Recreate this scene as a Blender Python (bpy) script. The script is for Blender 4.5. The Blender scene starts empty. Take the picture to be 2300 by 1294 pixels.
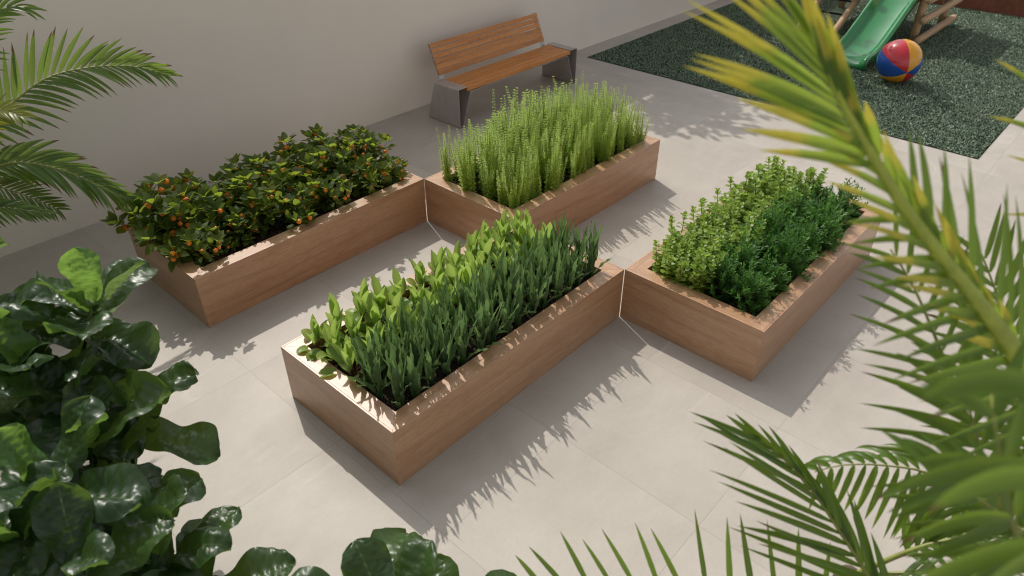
import bpy, math, random
import numpy as np
from mathutils import Vector as V, Matrix, noise as mnoise

R_ = math.radians
random.seed(7)
rnd = random.random
def ru(a, b): return a + (b - a) * random.random()

scene = bpy.context.scene
COL = scene.collection

# ------------------------------------------------------------------ camera
FPX = 1591.78 * 1024 / 2300
CAM = V((-1.43665, -3.11954, 3.03664))
RIGHT = V((0.67334, -0.73933, 0.0014)); DOWN = V((-0.42409, -0.38779, -0.81839)); FWD = V((0.60561, 0.55046, -0.57466))
cd = bpy.data.cameras.new('camera'); cam = bpy.data.objects.new('camera', cd); COL.objects.link(cam)
m3 = Matrix((RIGHT, -DOWN, -FWD)).transposed()
cam.matrix_world = Matrix.Translation(CAM) @ m3.to_4x4()
cd.sensor_width = 36; cd.lens = 36 * FPX / 1024
cd.clip_start = 0.05; cd.clip_end = 600
cd.dof.use_dof = True; cd.dof.focus_distance = 4.9; cd.dof.aperture_fstop = 2.3; cd.dof.aperture_blades = 7
scene.camera = cam
def ray(px, py):                      # photograph coordinates (2300 wide) to a direction
    return RIGHT * ((px - 1150) / 1591.78) + DOWN * ((py - 647) / 1591.78) + FWD
def at(px, py, d): return CAM + ray(px, py) * d
def aty(px, py, y): r = ray(px, py); return CAM + r * ((y - CAM.y) / r.y)

# ------------------------------------------------------------------ world and sun
EL, AZ = R_(49.2), R_(68.2)           # azimuth measured from +x towards +y
w = bpy.data.worlds.new('World'); scene.world = w; w.use_nodes = True
nt = w.node_tree; nt.nodes.clear()
sky = nt.nodes.new('ShaderNodeTexSky'); sky.sky_type = 'NISHITA'; sky.sun_disc = False
sky.sun_elevation = EL; sky.sun_rotation = R_(90) - AZ
sky.air_density = 1.0; sky.dust_density = 2.5; sky.ozone_density = 0.3
hs = nt.nodes.new('ShaderNodeHueSaturation'); hs.inputs['Saturation'].default_value = 0.12
bg = nt.nodes.new('ShaderNodeBackground'); bg.inputs['Strength'].default_value = 0.139
wo = nt.nodes.new('ShaderNodeOutputWorld')
nt.links.new(sky.outputs[0], hs.inputs['Color']); nt.links.new(hs.outputs[0], bg.inputs[0]); nt.links.new(bg.outputs[0], wo.inputs[0])
sd = bpy.data.lights.new('sun', 'SUN'); sd.energy = 2.42; sd.angle = R_(0.5); sd.color = (1.0, 0.945, 0.86)
so = bpy.data.objects.new('sun', sd); COL.objects.link(so)
sdir = V((math.cos(EL) * math.cos(AZ), math.cos(EL) * math.sin(AZ), math.sin(EL)))
so.rotation_euler = (-sdir).to_track_quat('-Z', 'Y').to_euler(); so.location = sdir * 20
scene.cycles.filter_width = 1.1
scene.cycles.max_bounces = 8; scene.cycles.diffuse_bounces = 3; scene.cycles.transmission_bounces = 6
vs = scene.view_settings
vs.view_transform = 'Standard'; vs.look = 'None'; vs.gamma = 1; vs.exposure = 0.12; vs.use_curve_mapping = False

# ------------------------------------------------------------------ materials
def newmat(name):
    m = bpy.data.materials.new(name); m.use_nodes = True
    n = m.node_tree.nodes; l = m.node_tree.links
    return m, n, l, n['Principled BSDF']
def N(n, kind, **kw):
    x = n.new('ShaderNode' + kind)
    for k, v in kw.items(): setattr(x, k, v)
    return x
def mixc(n, l, fac, a, b, blend='MIX'):
    x = n.new('ShaderNodeMix'); x.data_type = 'RGBA'; x.blend_type = blend
    for sock, val in ((x.inputs[0], fac), (x.inputs[6], a), (x.inputs[7], b)):
        if hasattr(val, 'is_linked'): l.new(val, sock)
        elif isinstance(val, (int, float)): sock.default_value = val
        else: sock.default_value = (*val, 1)
    return x.outputs[2]
def mth(n, l, op, a, b=None, c=None, clamp=False):
    x = n.new('ShaderNodeMath'); x.operation = op; x.use_clamp = clamp
    for i, v in enumerate((a, b, c)):
        if v is None: continue
        if hasattr(v, 'is_linked'): l.new(v, x.inputs[i])
        else: x.inputs[i].default_value = v
    return x.outputs[0]
def ramp(n, l, fac, stops):
    x = n.new('ShaderNodeValToRGB'); e = x.color_ramp.elements
    while len(e) < len(stops): e.new(0.5)
    for el, (p, c) in zip(e, stops):
        el.position = p; el.color = (*c, 1) if len(c) == 3 else c
    l.new(fac, x.inputs[0]); return x.outputs[0]
def g3(v): return (v, v, v)
def noise(n, l, vec, scale, detail=4, rough=.55, dist=0):
    x = n.new('ShaderNodeTexNoise'); x.inputs['Scale'].default_value = scale; x.inputs['Detail'].default_value = detail
    x.inputs['Roughness'].default_value = rough; x.inputs['Distortion'].default_value = dist
    if vec is not None: l.new(vec, x.inputs['Vector'])
    return x.outputs['Fac']
def mapping(n, l, vec, loc=(0, 0, 0), scale=(1, 1, 1), rot=(0, 0, 0)):
    x = n.new('ShaderNodeMapping'); x.inputs['Location'].default_value = loc; x.inputs['Scale'].default_value = scale; x.inputs['Rotation'].default_value = rot
    l.new(vec, x.inputs[0]); return x.outputs[0]
def bump(n, l, h, strength, dist, bsdf):
    x = n.new('ShaderNodeBump'); x.inputs['Strength'].default_value = strength; x.inputs['Distance'].default_value = dist
    l.new(h, x.inputs['Height']); l.new(x.outputs[0], bsdf.inputs['Normal']); return x.outputs[0]

def mat_paving():
    m, n, l, b = newmat('stone_paving')
    tc = N(n, 'TexCoord').outputs['Object']
    br = n.new('ShaderNodeTexBrick'); br.offset = 0; br.squash = 1
    for k, v in (('Scale', 1), ('Mortar Size', .0026), ('Mortar Smooth', .3), ('Bias', 0), ('Brick Width', .905), ('Row Height', .905)): br.inputs[k].default_value = v
    br.inputs['Color1'].default_value = (.40, .40, .40, 1); br.inputs['Color2'].default_value = (.60, .60, .60, 1); br.inputs['Mortar'].default_value = (.5, .5, .5, 1)
    l.new(mapping(n, l, tc, (.05 + .905 * 40, .5 + .905 * 40 + .003, 0)), br.inputs['Vector'])
    # every tile carries its own piece of stone: shift the pattern by the tile's tone
    off = N(n, 'VectorMath', operation='MULTIPLY_ADD'); l.new(br.outputs['Color'], off.inputs[0]); off.inputs[1].default_value = (37, 53, 11); l.new(tc, off.inputs[2])
    tv = off.outputs[0]
    big = noise(n, l, tv, 1.6, 5, .6, .4)
    mid = noise(n, l, mapping(n, l, tv, scale=(3, 9, 3), rot=(0, 0, .6)), 1.2, 6, .65, .6)
    fine = noise(n, l, tc, 160, 3, .6)
    base = ramp(n, l, big, [(.3, (.365, .325, .280)), (.7, (.475, .432, .380))])
    base = mixc(n, l, mth(n, l, 'MULTIPLY', mid, .5), base, (.55, .505, .452), 'MIX')
    # pale veins
    vn = noise(n, l, mapping(n, l, tv, rot=(0, 0, .5), scale=(.35, 1.0, 1)), 1.0, 3, .5, .15)
    vein = mth(n, l, 'SUBTRACT', 1, mth(n, l, 'MULTIPLY', mth(n, l, 'ABSOLUTE', mth(n, l, 'SUBTRACT', vn, .5)), 80), clamp=True)
    vein = mth(n, l, 'MULTIPLY', vein, ramp(n, l, noise(n, l, tv, 2.3, 2), [(.5, g3(0)), (.62, g3(1))]))
    base = mixc(n, l, mth(n, l, 'MULTIPLY', vein, .15), base, (.70, .67, .63))
    tone = mth(n, l, 'MULTIPLY_ADD', br.outputs['Color'], .22, .87)
    grain = noise(n, l, mapping(n, l, tv, scale=(1, 2.2, 1), rot=(0, 0, .6)), 28, 5, .7, .8)
    sp = mth(n, l, 'MULTIPLY', mth(n, l, 'MULTIPLY_ADD', fine, .22, .89), mth(n, l, 'MULTIPLY_ADD', grain, .20, .90))
    tn = N(n, 'VectorMath', operation='SCALE'); l.new(base, tn.inputs[0]); l.new(mth(n, l, 'MULTIPLY', tone, sp), tn.inputs['Scale'])
    col = mixc(n, l, mth(n, l, 'MULTIPLY', br.outputs['Fac'], .33), tn.outputs[0], (.22, .20, .18))
    l.new(col, b.inputs['Base Color'])
    l.new(mth(n, l, 'MULTIPLY_ADD', mid, .25, .42), b.inputs['Roughness']); b.inputs['Specular IOR Level'].default_value = .35
    bump(n, l, mth(n, l, 'ADD', mth(n, l, 'MULTIPLY', br.outputs['Fac'], -1.2), mth(n, l, 'MULTIPLY', fine, .35)), .25, .002, b)
    return m

def mat_plaster():
    m, n, l, b = newmat('wall_plaster')
    tc = N(n, 'TexCoord').outputs['Object']
    a = noise(n, l, tc, .9, 5, .6); f = noise(n, l, tc, 70, 5, .7); st = noise(n, l, mapping(n, l, tc, scale=(2.2, 2.2, .35)), 1.5, 5, .65)
    c = ramp(n, l, mth(n, l, 'ADD', mth(n, l, 'MULTIPLY', a, .6), mth(n, l, 'MULTIPLY', st, .4)), [(.35, (.835, .76, .675)), (.65, (.875, .80, .715))])
    l.new(c, b.inputs['Base Color']); b.inputs['Roughness'].default_value = .85; b.inputs['Specular IOR Level'].default_value = .2
    bump(n, l, mth(n, l, 'ADD', f, mth(n, l, 'MULTIPLY', st, 2)), .18, .004, b)
    return m

def mat_wood(name, dark, mid, light, rough=.42, spec=.5, fine=1.0, coat=0):
    m, n, l, b = newmat(name)
    uv = N(n, 'UVMap').outputs[0]
    oi = N(n, 'ObjectInfo').outputs['Random']
    ofs = N(n, 'VectorMath', operation='MULTIPLY_ADD'); ofs.inputs[1].default_value = (31.7, 17.3, 5)
    cx = N(n, 'CombineXYZ'); l.new(oi, cx.inputs[0]); l.new(oi, cx.inputs[1]); l.new(cx.outputs[0], ofs.inputs[0]); l.new(uv, ofs.inputs[2])
    v = ofs.outputs[0]
    figure = noise(n, l, mapping(n, l, v, scale=(.9, 9, 1)), 1.6, 4, .55, .9)
    streak = noise(n, l, mapping(n, l, v, scale=(2.2, 75 * fine, 1)), 1.0, 5, .65, .3)
    pore = noise(n, l, mapping(n, l, v, scale=(14, 330 * fine, 1)), 1.0, 3, .6)
    f = mth(n, l, 'ADD', mth(n, l, 'MULTIPLY', figure, .55), mth(n, l, 'MULTIPLY', streak, .45))
    c = ramp(n, l, f, [(.30, dark), (.5, mid), (.70, light)])
    c = mixc(n, l, ramp(n, l, pore, [(.33, g3(.55)), (.5, g3(0))]), c, tuple(x * .5 for x in dark))
    t = N(n, 'VectorMath', operation='SCALE'); l.new(c, t.inputs[0]); l.new(mth(n, l, 'MULTIPLY_ADD', oi, .16, .92), t.inputs['Scale'])
    l.new(t.outputs[0], b.inputs['Base Color'])
    l.new(mth(n, l, 'MULTIPLY_ADD', streak, .25, rough - .12), b.inputs['Roughness']); b.inputs['Specular IOR Level'].default_value = spec; b.inputs['Coat Weight'].default_value = coat; b.inputs['Coat Roughness'].default_value = .33
    bump(n, l, mth(n, l, 'ADD', streak, mth(n, l, 'MULTIPLY', pore, .6)), .22, .0012, b)
    return m

def mat_leaf(name, colA, colB, trans, tfac=.4, rough=.4, spec=.5, midrib=None, rib_w=.03, veins=0, vein_ang=.35, vein_col=None, tip=None, tip_at=.86, edge=None, bumpy=0.0):
    m, n, l, b = newmat(name)
    at_ = N(n, 'Attribute'); at_.attribute_name = 'rnd'
    r = at_.outputs['Fac']; oi = N(n, 'ObjectInfo').outputs['Random']
    uv = N(n, 'UVMap').outputs[0]; s = N(n, 'SeparateXYZ'); l.new(uv, s.inputs[0])
    u = mth(n, l, 'ABSOLUTE', mth(n, l, 'MULTIPLY_ADD', s.outputs[0], 2, -1)); v_ = s.outputs[1]
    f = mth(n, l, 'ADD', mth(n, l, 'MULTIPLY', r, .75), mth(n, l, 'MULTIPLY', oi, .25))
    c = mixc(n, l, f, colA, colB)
    tc_ = mixc(n, l, f, tuple(x * .8 for x in trans), tuple(min(1, x * 1.15) for x in trans))
    no = noise(n, l, N(n, 'TexCoord').outputs['Object'], 45, 3, .6)
    c = mixc(n, l, mth(n, l, 'MULTIPLY', no, .5), c, tuple(x * .55 for x in colA))
    hgt = None
    if veins:
        vv = mth(n, l, 'SUBTRACT', v_, mth(n, l, 'MULTIPLY', u, vein_ang))
        fr = mth(n, l, 'ABSOLUTE', mth(n, l, 'SUBTRACT', mth(n, l, 'FRACT', mth(n, l, 'MULTIPLY', vv, veins)), .5))
        line = mth(n, l, 'SUBTRACT', 1, mth(n, l, 'MULTIPLY', fr, 9), clamp=True)
        c = mixc(n, l, mth(n, l, 'MULTIPLY', line, .6), c, vein_col or tuple(min(1, x * 2.2) for x in colB))
        tc_ = mixc(n, l, mth(n, l, 'MULTIPLY', line, .35), tc_, tuple(x * .45 for x in trans))
        hgt = fr
    if midrib:
        ln = mth(n, l, 'SUBTRACT', 1, mth(n, l, 'DIVIDE', u, rib_w), clamp=True)
        c = mixc(n, l, mth(n, l, 'MULTIPLY', ln, .7), c, midrib)
        tc_ = mixc(n, l, mth(n, l, 'MULTIPLY', ln, .5), tc_, tuple(x * .5 for x in trans))
    if edge:
        e = mth(n, l, 'MULTIPLY', mth(n, l, 'SUBTRACT', u, .8, clamp=True), 4, clamp=True)
        c = mixc(n, l, mth(n, l, 'MULTIPLY', e, .6), c, edge)
    if tip:
        th = mth(n, l, 'ADD', v_, mth(n, l, 'MULTIPLY', mth(n, l, 'SUBTRACT', r, .5), .30))
        th = mth(n, l, 'ADD', th, mth(n, l, 'MULTIPLY', mth(n, l, 'SUBTRACT', no, .5), .15))
        tf = mth(n, l, 'MULTIPLY', mth(n, l, 'SUBTRACT', th, tip_at), 9, clamp=True)
        c = mixc(n, l, tf, c, tip); tc_ = mixc(n, l, tf, tc_, tuple(x * .9 for x in tip))
    l.new(c, b.inputs['Base Color']); b.inputs['Roughness'].default_value = rough; b.inputs['Specular IOR Level'].default_value = spec
    if bumpy and hgt is not None: bump(n, l, hgt, bumpy, .004, b)
    tr = n.new('ShaderNodeBsdfTranslucent'); l.new(tc_, tr.inputs[0])
    mx = n.new('ShaderNodeMixShader'); mx.inputs[0].default_value = tfac
    l.new(b.outputs[0], mx.inputs[1]); l.new(tr.outputs[0], mx.inputs[2])
    l.new(mx.outputs[0], n['Material Output'].inputs[0])
    return m

def mat_simple(name, col, rough=.5, metal=0, spec=.5, var=.12, scale=30, bmp=0.0, coat=0, col2=None):
    m, n, l, b = newmat(name)
    tc = N(n, 'TexCoord').outputs['Object']
    f = noise(n, l, tc, scale, 5, .6)
    c = ramp(n, l, f, [(.3, tuple(x * (1 - var) for x in col)), (.7, col2 or tuple(min(1, x * (1 + var)) for x in col))])
    l.new(c, b.inputs['Base Color']); b.inputs['Metallic'].default_value = metal; b.inputs['Specular IOR Level'].default_value = spec
    l.new(mth(n, l, 'MULTIPLY_ADD', f, .16, rough - .08), b.inputs['Roughness']); b.inputs['Coat Weight'].default_value = coat
    if bmp: bump(n, l, f, bmp, .004, b)
    return m

def mat_soil():
    m, n, l, b = newmat('potting_soil')
    tc = N(n, 'TexCoord').outputs['Object']
    f = noise(n, l, tc, 85, 5, .7); s = noise(n, l, tc, 130, 2, .5)
    c = ramp(n, l, f, [(.35, (.010, .007, .005)), (.62, (.045, .030, .022))])
    c = mixc(n, l, ramp(n, l, s, [(.66, g3(0)), (.70, g3(1))]), c, (.30, .23, .19))
    l.new(c, b.inputs['Base Color']); b.inputs['Roughness'].default_value = .95; b.inputs['Specular IOR Level'].default_value = .15
    bump(n, l, f, .9, .012, b)
    return m

M = {}
M['paving'] = mat_paving(); M['plaster'] = mat_plaster(); M['soil'] = mat_soil()
M['wood'] = mat_wood('planter_wood', (.345, .175, .086), (.49, .27, .145), (.58, .36, .215), .38, .7, coat=.45)
M['teak'] = mat_wood('bench_teak', (.42, .15, .040), (.58, .235, .066), (.68, .32, .10), .45, .45, .7)
M['log'] = mat_wood('log_wood', (.46, .28, .15), (.58, .38, .22), (.66, .47, .29), .6, .3, .5)
M['steel'] = mat_simple('bench_steel', (.46, .425, .41), .38, .45, .5, .08, 12, .03)
M['citrus'] = mat_leaf('citrus_leaf', (.034, .066, .011), (.070, .11, .018), (.48, .62, .065), .38, .6, .25, (.11, .17, .05), .06, 7, .3, (.06, .10, .03), edge=(.10, .15, .03))
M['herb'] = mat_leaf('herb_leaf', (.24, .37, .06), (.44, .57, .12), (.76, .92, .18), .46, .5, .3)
M['broad'] = mat_leaf('broad_leaf', (.18, .29, .06), (.28, .41, .10), (.58, .78, .16), .42, .38, .45, (.16, .27, .07), .05)
M['kale'] = mat_leaf('strap_leaf', (.075, .140, .052), (.140, .225, .088), (.23, .38, .11), .33, .55, .35, (.10, .17, .09), .07, 10, .5)
M['mint'] = mat_leaf('round_leaf', (.18, .30, .046), (.31, .45, .085), (.58, .75, .13), .42, .42, .4, (.18, .28, .08), .06)
M['dark'] = mat_leaf('dark_leaf', (.040, .120, .020), (.105, .235, .045), (.21, .50, .07), .36, .5, .4)
M['fig'] = mat_leaf('fig_leaf', (.018, .044, .016), (.038, .080, .026), (.28, .48, .07), .26, .34, .5, (.12, .20, .065), .035, 8, .28, (.050, .105, .038), bumpy=.5)
M['figlit'] = mat_leaf('sunlit_fig_leaf', (.055, .13, .028), (.085, .19, .04), (.36, .60, .10), .38, .33, .5, (.16, .27, .09), .035, 8, .28, (.11, .21, .06), bumpy=.3)  # brighter copy of the fig leaf, sunlight on the top leaves in its colour
M['palm'] = mat_leaf('palm_leaflet', (.036, .088, .012), (.080, .15, .022), (.34, .52, .045), .31, .36, .5, (.16, .21, .06), .10, tip=(.16, .085, .035), tip_at=.93)
M['palmlit'] = mat_leaf('sunlit_palm_leaflet', (.10, .15, .022), (.20, .22, .03), (.60, .62, .06), .42, .36, .5, (.22, .25, .06), .10, tip=(.25, .13, .045), tip_at=.95)  # yellower copy of the palm leaflet, sun through the frond in its colour
M['palmgold'] = mat_leaf('backlit_gold_leaflet', (.085, .16, .024), (.14, .22, .035), (.50, .66, .07), .47, .36, .5, (.18, .24, .06), .10, tip=(.62, .55, .07), tip_at=.50)  # gold tip colour also carries the sun shining through from behind
M['palmleft'] = mat_leaf('green_palm_leaflet', (.055, .125, .022), (.11, .20, .04), (.42, .60, .08), .36, .33, .5, (.16, .22, .07), .10, tip=(.17, .085, .035), tip_at=.85)
M['goldrachis'] = mat_simple('bright_palm_rachis', (.34, .40, .05), .4, 0, .5, .25, 18)
M['rachis'] = mat_simple('palm_rachis', (.25, .27, .06), .4, 0, .5, .25, 18)
M['bark'] = mat_simple('bark', (.10, .075, .055), .9, 0, .2, .35, 22, .6)
M['stem'] = mat_simple('green_stem', (.11, .12, .035), .5, 0, .4, .2, 40)
M['redstem'] = mat_simple('reddish_stem', (.17, .075, .045), .5, 0, .4, .25, 40)
M['darkstem'] = mat_simple('dark_stem', (.022, .015, .010), .6, 0, .4, .3, 30, .2)
M['fruit'] = mat_simple('orange_rind', (.86, .19, .016), .36, 0, .5, .12, 14, .0, col2=(.92, .30, .03))
M['slide'] = mat_simple('green_plastic', (.018, .22, .060), .16, 0, .5, .10, 5, 0, .5)
M['rope'] = mat_simple('dark_rope', (.02, .022, .024), .8, 0, .2, .3, 90, .3)
M['brick'] = mat_simple('terracotta', (.23, .085, .055), .8, 0, .3, .2, 12, .2)
M['turf'] = mat_simple('turf_mat', (.012, .020, .013), .95, 0, .1, .4, 60, .4)
M['red'] = mat_simple('red_vinyl', (.60, .028, .045), .17, 0, .5, .05, 4, 0, .4)
M['yellow'] = mat_simple('yellow_vinyl', (.80, .37, .018), .17, 0, .5, .05, 4, 0, .4)
M['blue'] = mat_simple('blue_vinyl', (.016, .085, .38), .17, 0, .5, .05, 4, 0, .4)
M['canopy'] = mat_leaf('tree_leaf', (.03, .07, .02), (.06, .11, .03), (.2, .35, .05), .3, .5, .3)
def mat_grass():
    m, n, l, b = newmat('turf_blade')
    a = N(n, 'Attribute'); a.attribute_name = 'rnd'
    c = ramp(n, l, a.outputs['Fac'], [(0, (.085, .165, .090)), (.6, (.165, .275, .155)), (1, (.34, .40, .26))])
    l.new(c, b.inputs['Base Color']); b.inputs['Roughness'].default_value = .45; b.inputs['Specular IOR Level'].default_value = 1.0
    tr = n.new('ShaderNodeBsdfTranslucent'); l.new(ramp(n, l, a.outputs['Fac'], [(0, (.30, .44, .30)), (1, (.55, .64, .48))]), tr.inputs[0])
    mx = n.new('ShaderNodeMixShader'); mx.inputs[0].default_value = .12
    l.new(b.outputs[0], mx.inputs[1]); l.new(tr.outputs[0], mx.inputs[2]); l.new(mx.outputs[0], n['Material Output'].inputs[0])
    return m
M['grass'] = mat_grass()

# ------------------------------------------------------------------ mesh builder
class MB:
    def __init__(s): s.v = []; s.f = []; s.uv = []; s.r = []
    def add(s, verts, faces, vuv=None, r=0.0, fuv=None):
        o = len(s.v); s.v += [tuple(p) for p in verts]; s.r += [r] * len(verts)
        for k, f in enumerate(faces):
            s.f.append(tuple(i + o for i in f))
            if fuv is not None: s.uv += fuv[k]
            elif vuv is not None: s.uv += [vuv[i] for i in f]
            else: s.uv += [(0, 0)] * len(f)
    def prism(s, poly, h, frame=None, grain=V((1, 0, 0))):
        """polygon of 3-d points (counter-clockwise seen from the tip of h) extruded by h; uv in metres with u along the grain"""
        n = len(poly); P = [V(p) for p in poly]; Q = [p + h for p in P]; vs_ = P + Q
        F = [tuple(range(n))[::-1], tuple(range(n, 2 * n))] + [(i, (i + 1) % n, n + (i + 1) % n, n + i) for i in range(n)]
        fu = []
        for f in F:
            a, b_, c = vs_[f[0]], vs_[f[1]], vs_[f[2]]; nn = (b_ - a).cross(c - b_).normalized()
            g = grain - nn * grain.dot(nn)
            if g.length < .2: g = V((0, 0, 1)) if abs(nn.z) < .8 else V((0, 1, 0)); g = g - nn * g.dot(nn)
            g.normalize(); t = nn.cross(g); fu.append([(vs_[i].dot(g), vs_[i].dot(t)) for i in f])
        s.add(vs_, F, fuv=fu)
    def box(s, a, b, grain=V((1, 0, 0))):
        s.prism([(a[0], a[1], a[2]), (b[0], a[1], a[2]), (b[0], b[1], a[2]), (a[0], b[1], a[2])], V((0, 0, b[2] - a[2])), grain=grain)
    def tube(s, pts, rads, seg=8, cap=True, r=0.0):
        pts = [V(p) for p in pts]; n = len(pts); ring = []; uv = []; d = 0
        ref = V((.31, .2, .93))
        for i, p in enumerate(pts):
            t = (pts[min(i + 1, n - 1)] - pts[max(i - 1, 0)]).normalized()
            if i: d += (p - pts[i - 1]).length
            a = t.cross(ref)
            if a.length < .05: a = t.cross(V((1, 0, 0)))
            a.normalize(); b = t.cross(a)
            rr = rads if isinstance(rads, (int, float)) else rads[i]
            for k in range(seg):
                an = 2 * math.pi * k / seg
                ring.append(p + (a * math.cos(an) + b * math.sin(an)) * rr); uv.append((d, k * rr * 6.28 / seg))
        F = [(i * seg + k, i * seg + (k + 1) % seg, (i + 1) * seg + (k + 1) % seg, (i + 1) * seg + k) for i in range(n - 1) for k in range(seg)]
        if cap: F += [tuple(range(seg))[::-1], tuple((n - 1) * seg + k for k in range(seg))]
        s.add(ring, F, uv, r)
    def build(s, name, mat, parent=None, smooth=False, bevel=0):
        me = bpy.data.meshes.new(name); me.from_pydata(s.v, [], s.f)
        ul = me.uv_layers.new(name='UVMap'); ul.data.foreach_set('uv', np.array(s.uv, dtype=np.float32).ravel())
        at_ = me.attributes.new('rnd', 'FLOAT', 'POINT'); at_.data.foreach_set('value', np.array(s.r, dtype=np.float32))
        if smooth: me.polygons.foreach_set('use_smooth', np.ones(len(me.polygons), dtype=bool))
        me.materials.append(mat); me.update()
        return link(name, me, parent, bevel)
def link(name, me, parent=None, bevel=0):
    o = bpy.data.objects.new(name, me); COL.objects.link(o)
    if parent is not None: o.parent = parent
    if bevel:
        md = o.modifiers.new('bevel', 'BEVEL'); md.width = bevel; md.segments = 2; md.limit_method = 'ANGLE'; md.angle_limit = R_(40)
    return o
def tag(o, label=None, cat=None, group=None, kind=None):
    if label: o['label'] = label
    if cat: o['category'] = cat
    if group: o['group'] = group
    if kind: o['kind'] = kind
    return o
def thing(name, label, cat, loc=(0, 0, 0), rz=0, group=None):
    o = bpy.data.objects.new(name, None); COL.objects.link(o); o.location = loc; o.rotation_euler = (0, 0, rz); o.empty_display_size = .1
    return tag(o, label, cat, group)
def dup(root, loc, rz, label, group=None, sc=1.0):
    def cp(o, parent):
        c = o.copy(); COL.objects.link(c)
        if parent is not None: c.parent = parent
        for ch in list(kids.get(o.name, ())): cp(ch, c)
        return c
    kids = {}
    def walk(o):
        kids[o.name] = list(o.children)
        for ch in o.children: walk(ch)
    walk(root)
    c = cp(root, None); c.location = loc; c.rotation_euler = (0, 0, rz); c.scale = (sc, sc, sc); tag(c, label, None, group)
    return c
def place(protos, used, k, loc, rz, label, group, sc=1.0):
    p = protos[k % len(protos)]
    if p.name not in used:
        used.add(p.name); p.location = loc; p.rotation_euler = (0, 0, rz); p.scale = (sc, sc, sc); tag(p, label, None, group); return p
    return dup(p, loc, rz, label, group, sc)
ORD = ['first', 'second', 'third', 'fourth', 'fifth', 'sixth', 'seventh', 'eighth', 'ninth', 'tenth', 'eleventh', 'twelfth', 'thirteenth', 'fourteenth', 'fifteenth', 'sixteenth', 'seventeenth', 'eighteenth']

def table(*tv):
    ts = [a for a, _ in tv]; vs_ = [b for _, b in tv]
    def f(t):
        for i in range(len(ts) - 1):
            if t <= ts[i + 1]:
                k = (t - ts[i]) / (ts[i + 1] - ts[i]); k = k * k * (3 - 2 * k) * .5 + k * .5
                return vs_[i] + (vs_[i + 1] - vs_[i]) * k
        return vs_[-1]
    return f
OVATE = table((0, .08), (.15, .62), (.4, 1), (.65, .85), (.88, .40), (1, .03))
ROUND = table((0, .15), (.2, .75), (.5, 1), (.8, .8), (.95, .35), (1, .05))
LANCE = table((0, .25), (.25, .8), (.5, 1), (.75, .7), (.92, .28), (1, .02))
BROAD = table((0, .12), (.15, .6), (.4, 1), (.65, .92), (.88, .45), (1, .03))
STRAP = table((0, .5), (.3, .85), (.6, 1), (.8, .72), (.93, .3), (1, .02))
FIDDLE = table((0, .06), (.07, .42), (.22, .66), (.42, .80), (.62, 1), (.78, .98), (.90, .72), (.97, .38), (1, .10))
LEAFLET = table((0, .35), (.12, .85), (.35, 1), (.7, .72), (.9, .30), (1, .02))

def leaf(mb, p, T, Nn, L, W, prof, n=5, cols=2, curl=0, fold=0, ruf=0, rf=2.5, pucker=0, pv=9, sag=0, r=None, rag=0, und=0):
    p = V(p); T = V(T).normalized(); Nn = V(Nn); Nn = Nn - T * Nn.dot(T)
    if Nn.length < 1e-4: Nn = T.orthogonal()
    Nn.normalize()
    if r is None: r = rnd()
    ph = ru(0, 6.28); vs_ = []; uv = []; cf, sf = math.cos(fold), math.sin(fold)
    for i in range(n + 1):
        t = i / n; w_ = prof(t) * W * .5; S = T.cross(Nn)
        for j in range(cols + 1):
            c = -1 + 2 * j / cols; a = abs(c)
            ww = w_ * (1 + (rag * (rnd() - .5) if a > .9 else 0))
            h = ww * a * sf + ruf * W * a * a * math.sin(6.28 * rf * t + ph + (1.9 if c > 0 else 0))
            if pucker:
                q = (t - .28 * a) * pv; q = q - math.floor(q)
                h += pucker * W * math.sin(math.pi * q) * math.sin(math.pi * min(1, a * 1.1)) * prof(t)
            if und: h += und * W * mnoise.noise((t * 2.6 + ph * 9, c * 1.3, ph)) * (.3 + a)
            vs_.append(p + S * (ww * c * cf) + Nn * h); uv.append((c * .5 + .5, t))
        p = p + T * (L / n)
        if curl:
            k = curl / n; T, Nn = (T * math.cos(k) - Nn * math.sin(k)), (Nn * math.cos(k) + T * math.sin(k))
        if sag:
            T = (T + V((0, 0, -sag / n))).normalized(); Nn = (Nn - T * Nn.dot(T)).normalized()
    k = cols + 1
    mb.add(vs_, [(i * k + j, i * k + j + 1, (i + 1) * k + j + 1, (i + 1) * k + j) for i in range(n) for j in range(cols)], uv, r)
def dirv(az, el): return V((math.cos(el) * math.cos(az), math.cos(el) * math.sin(az), math.sin(el)))
UP = V((0, 0, 1))

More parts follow.
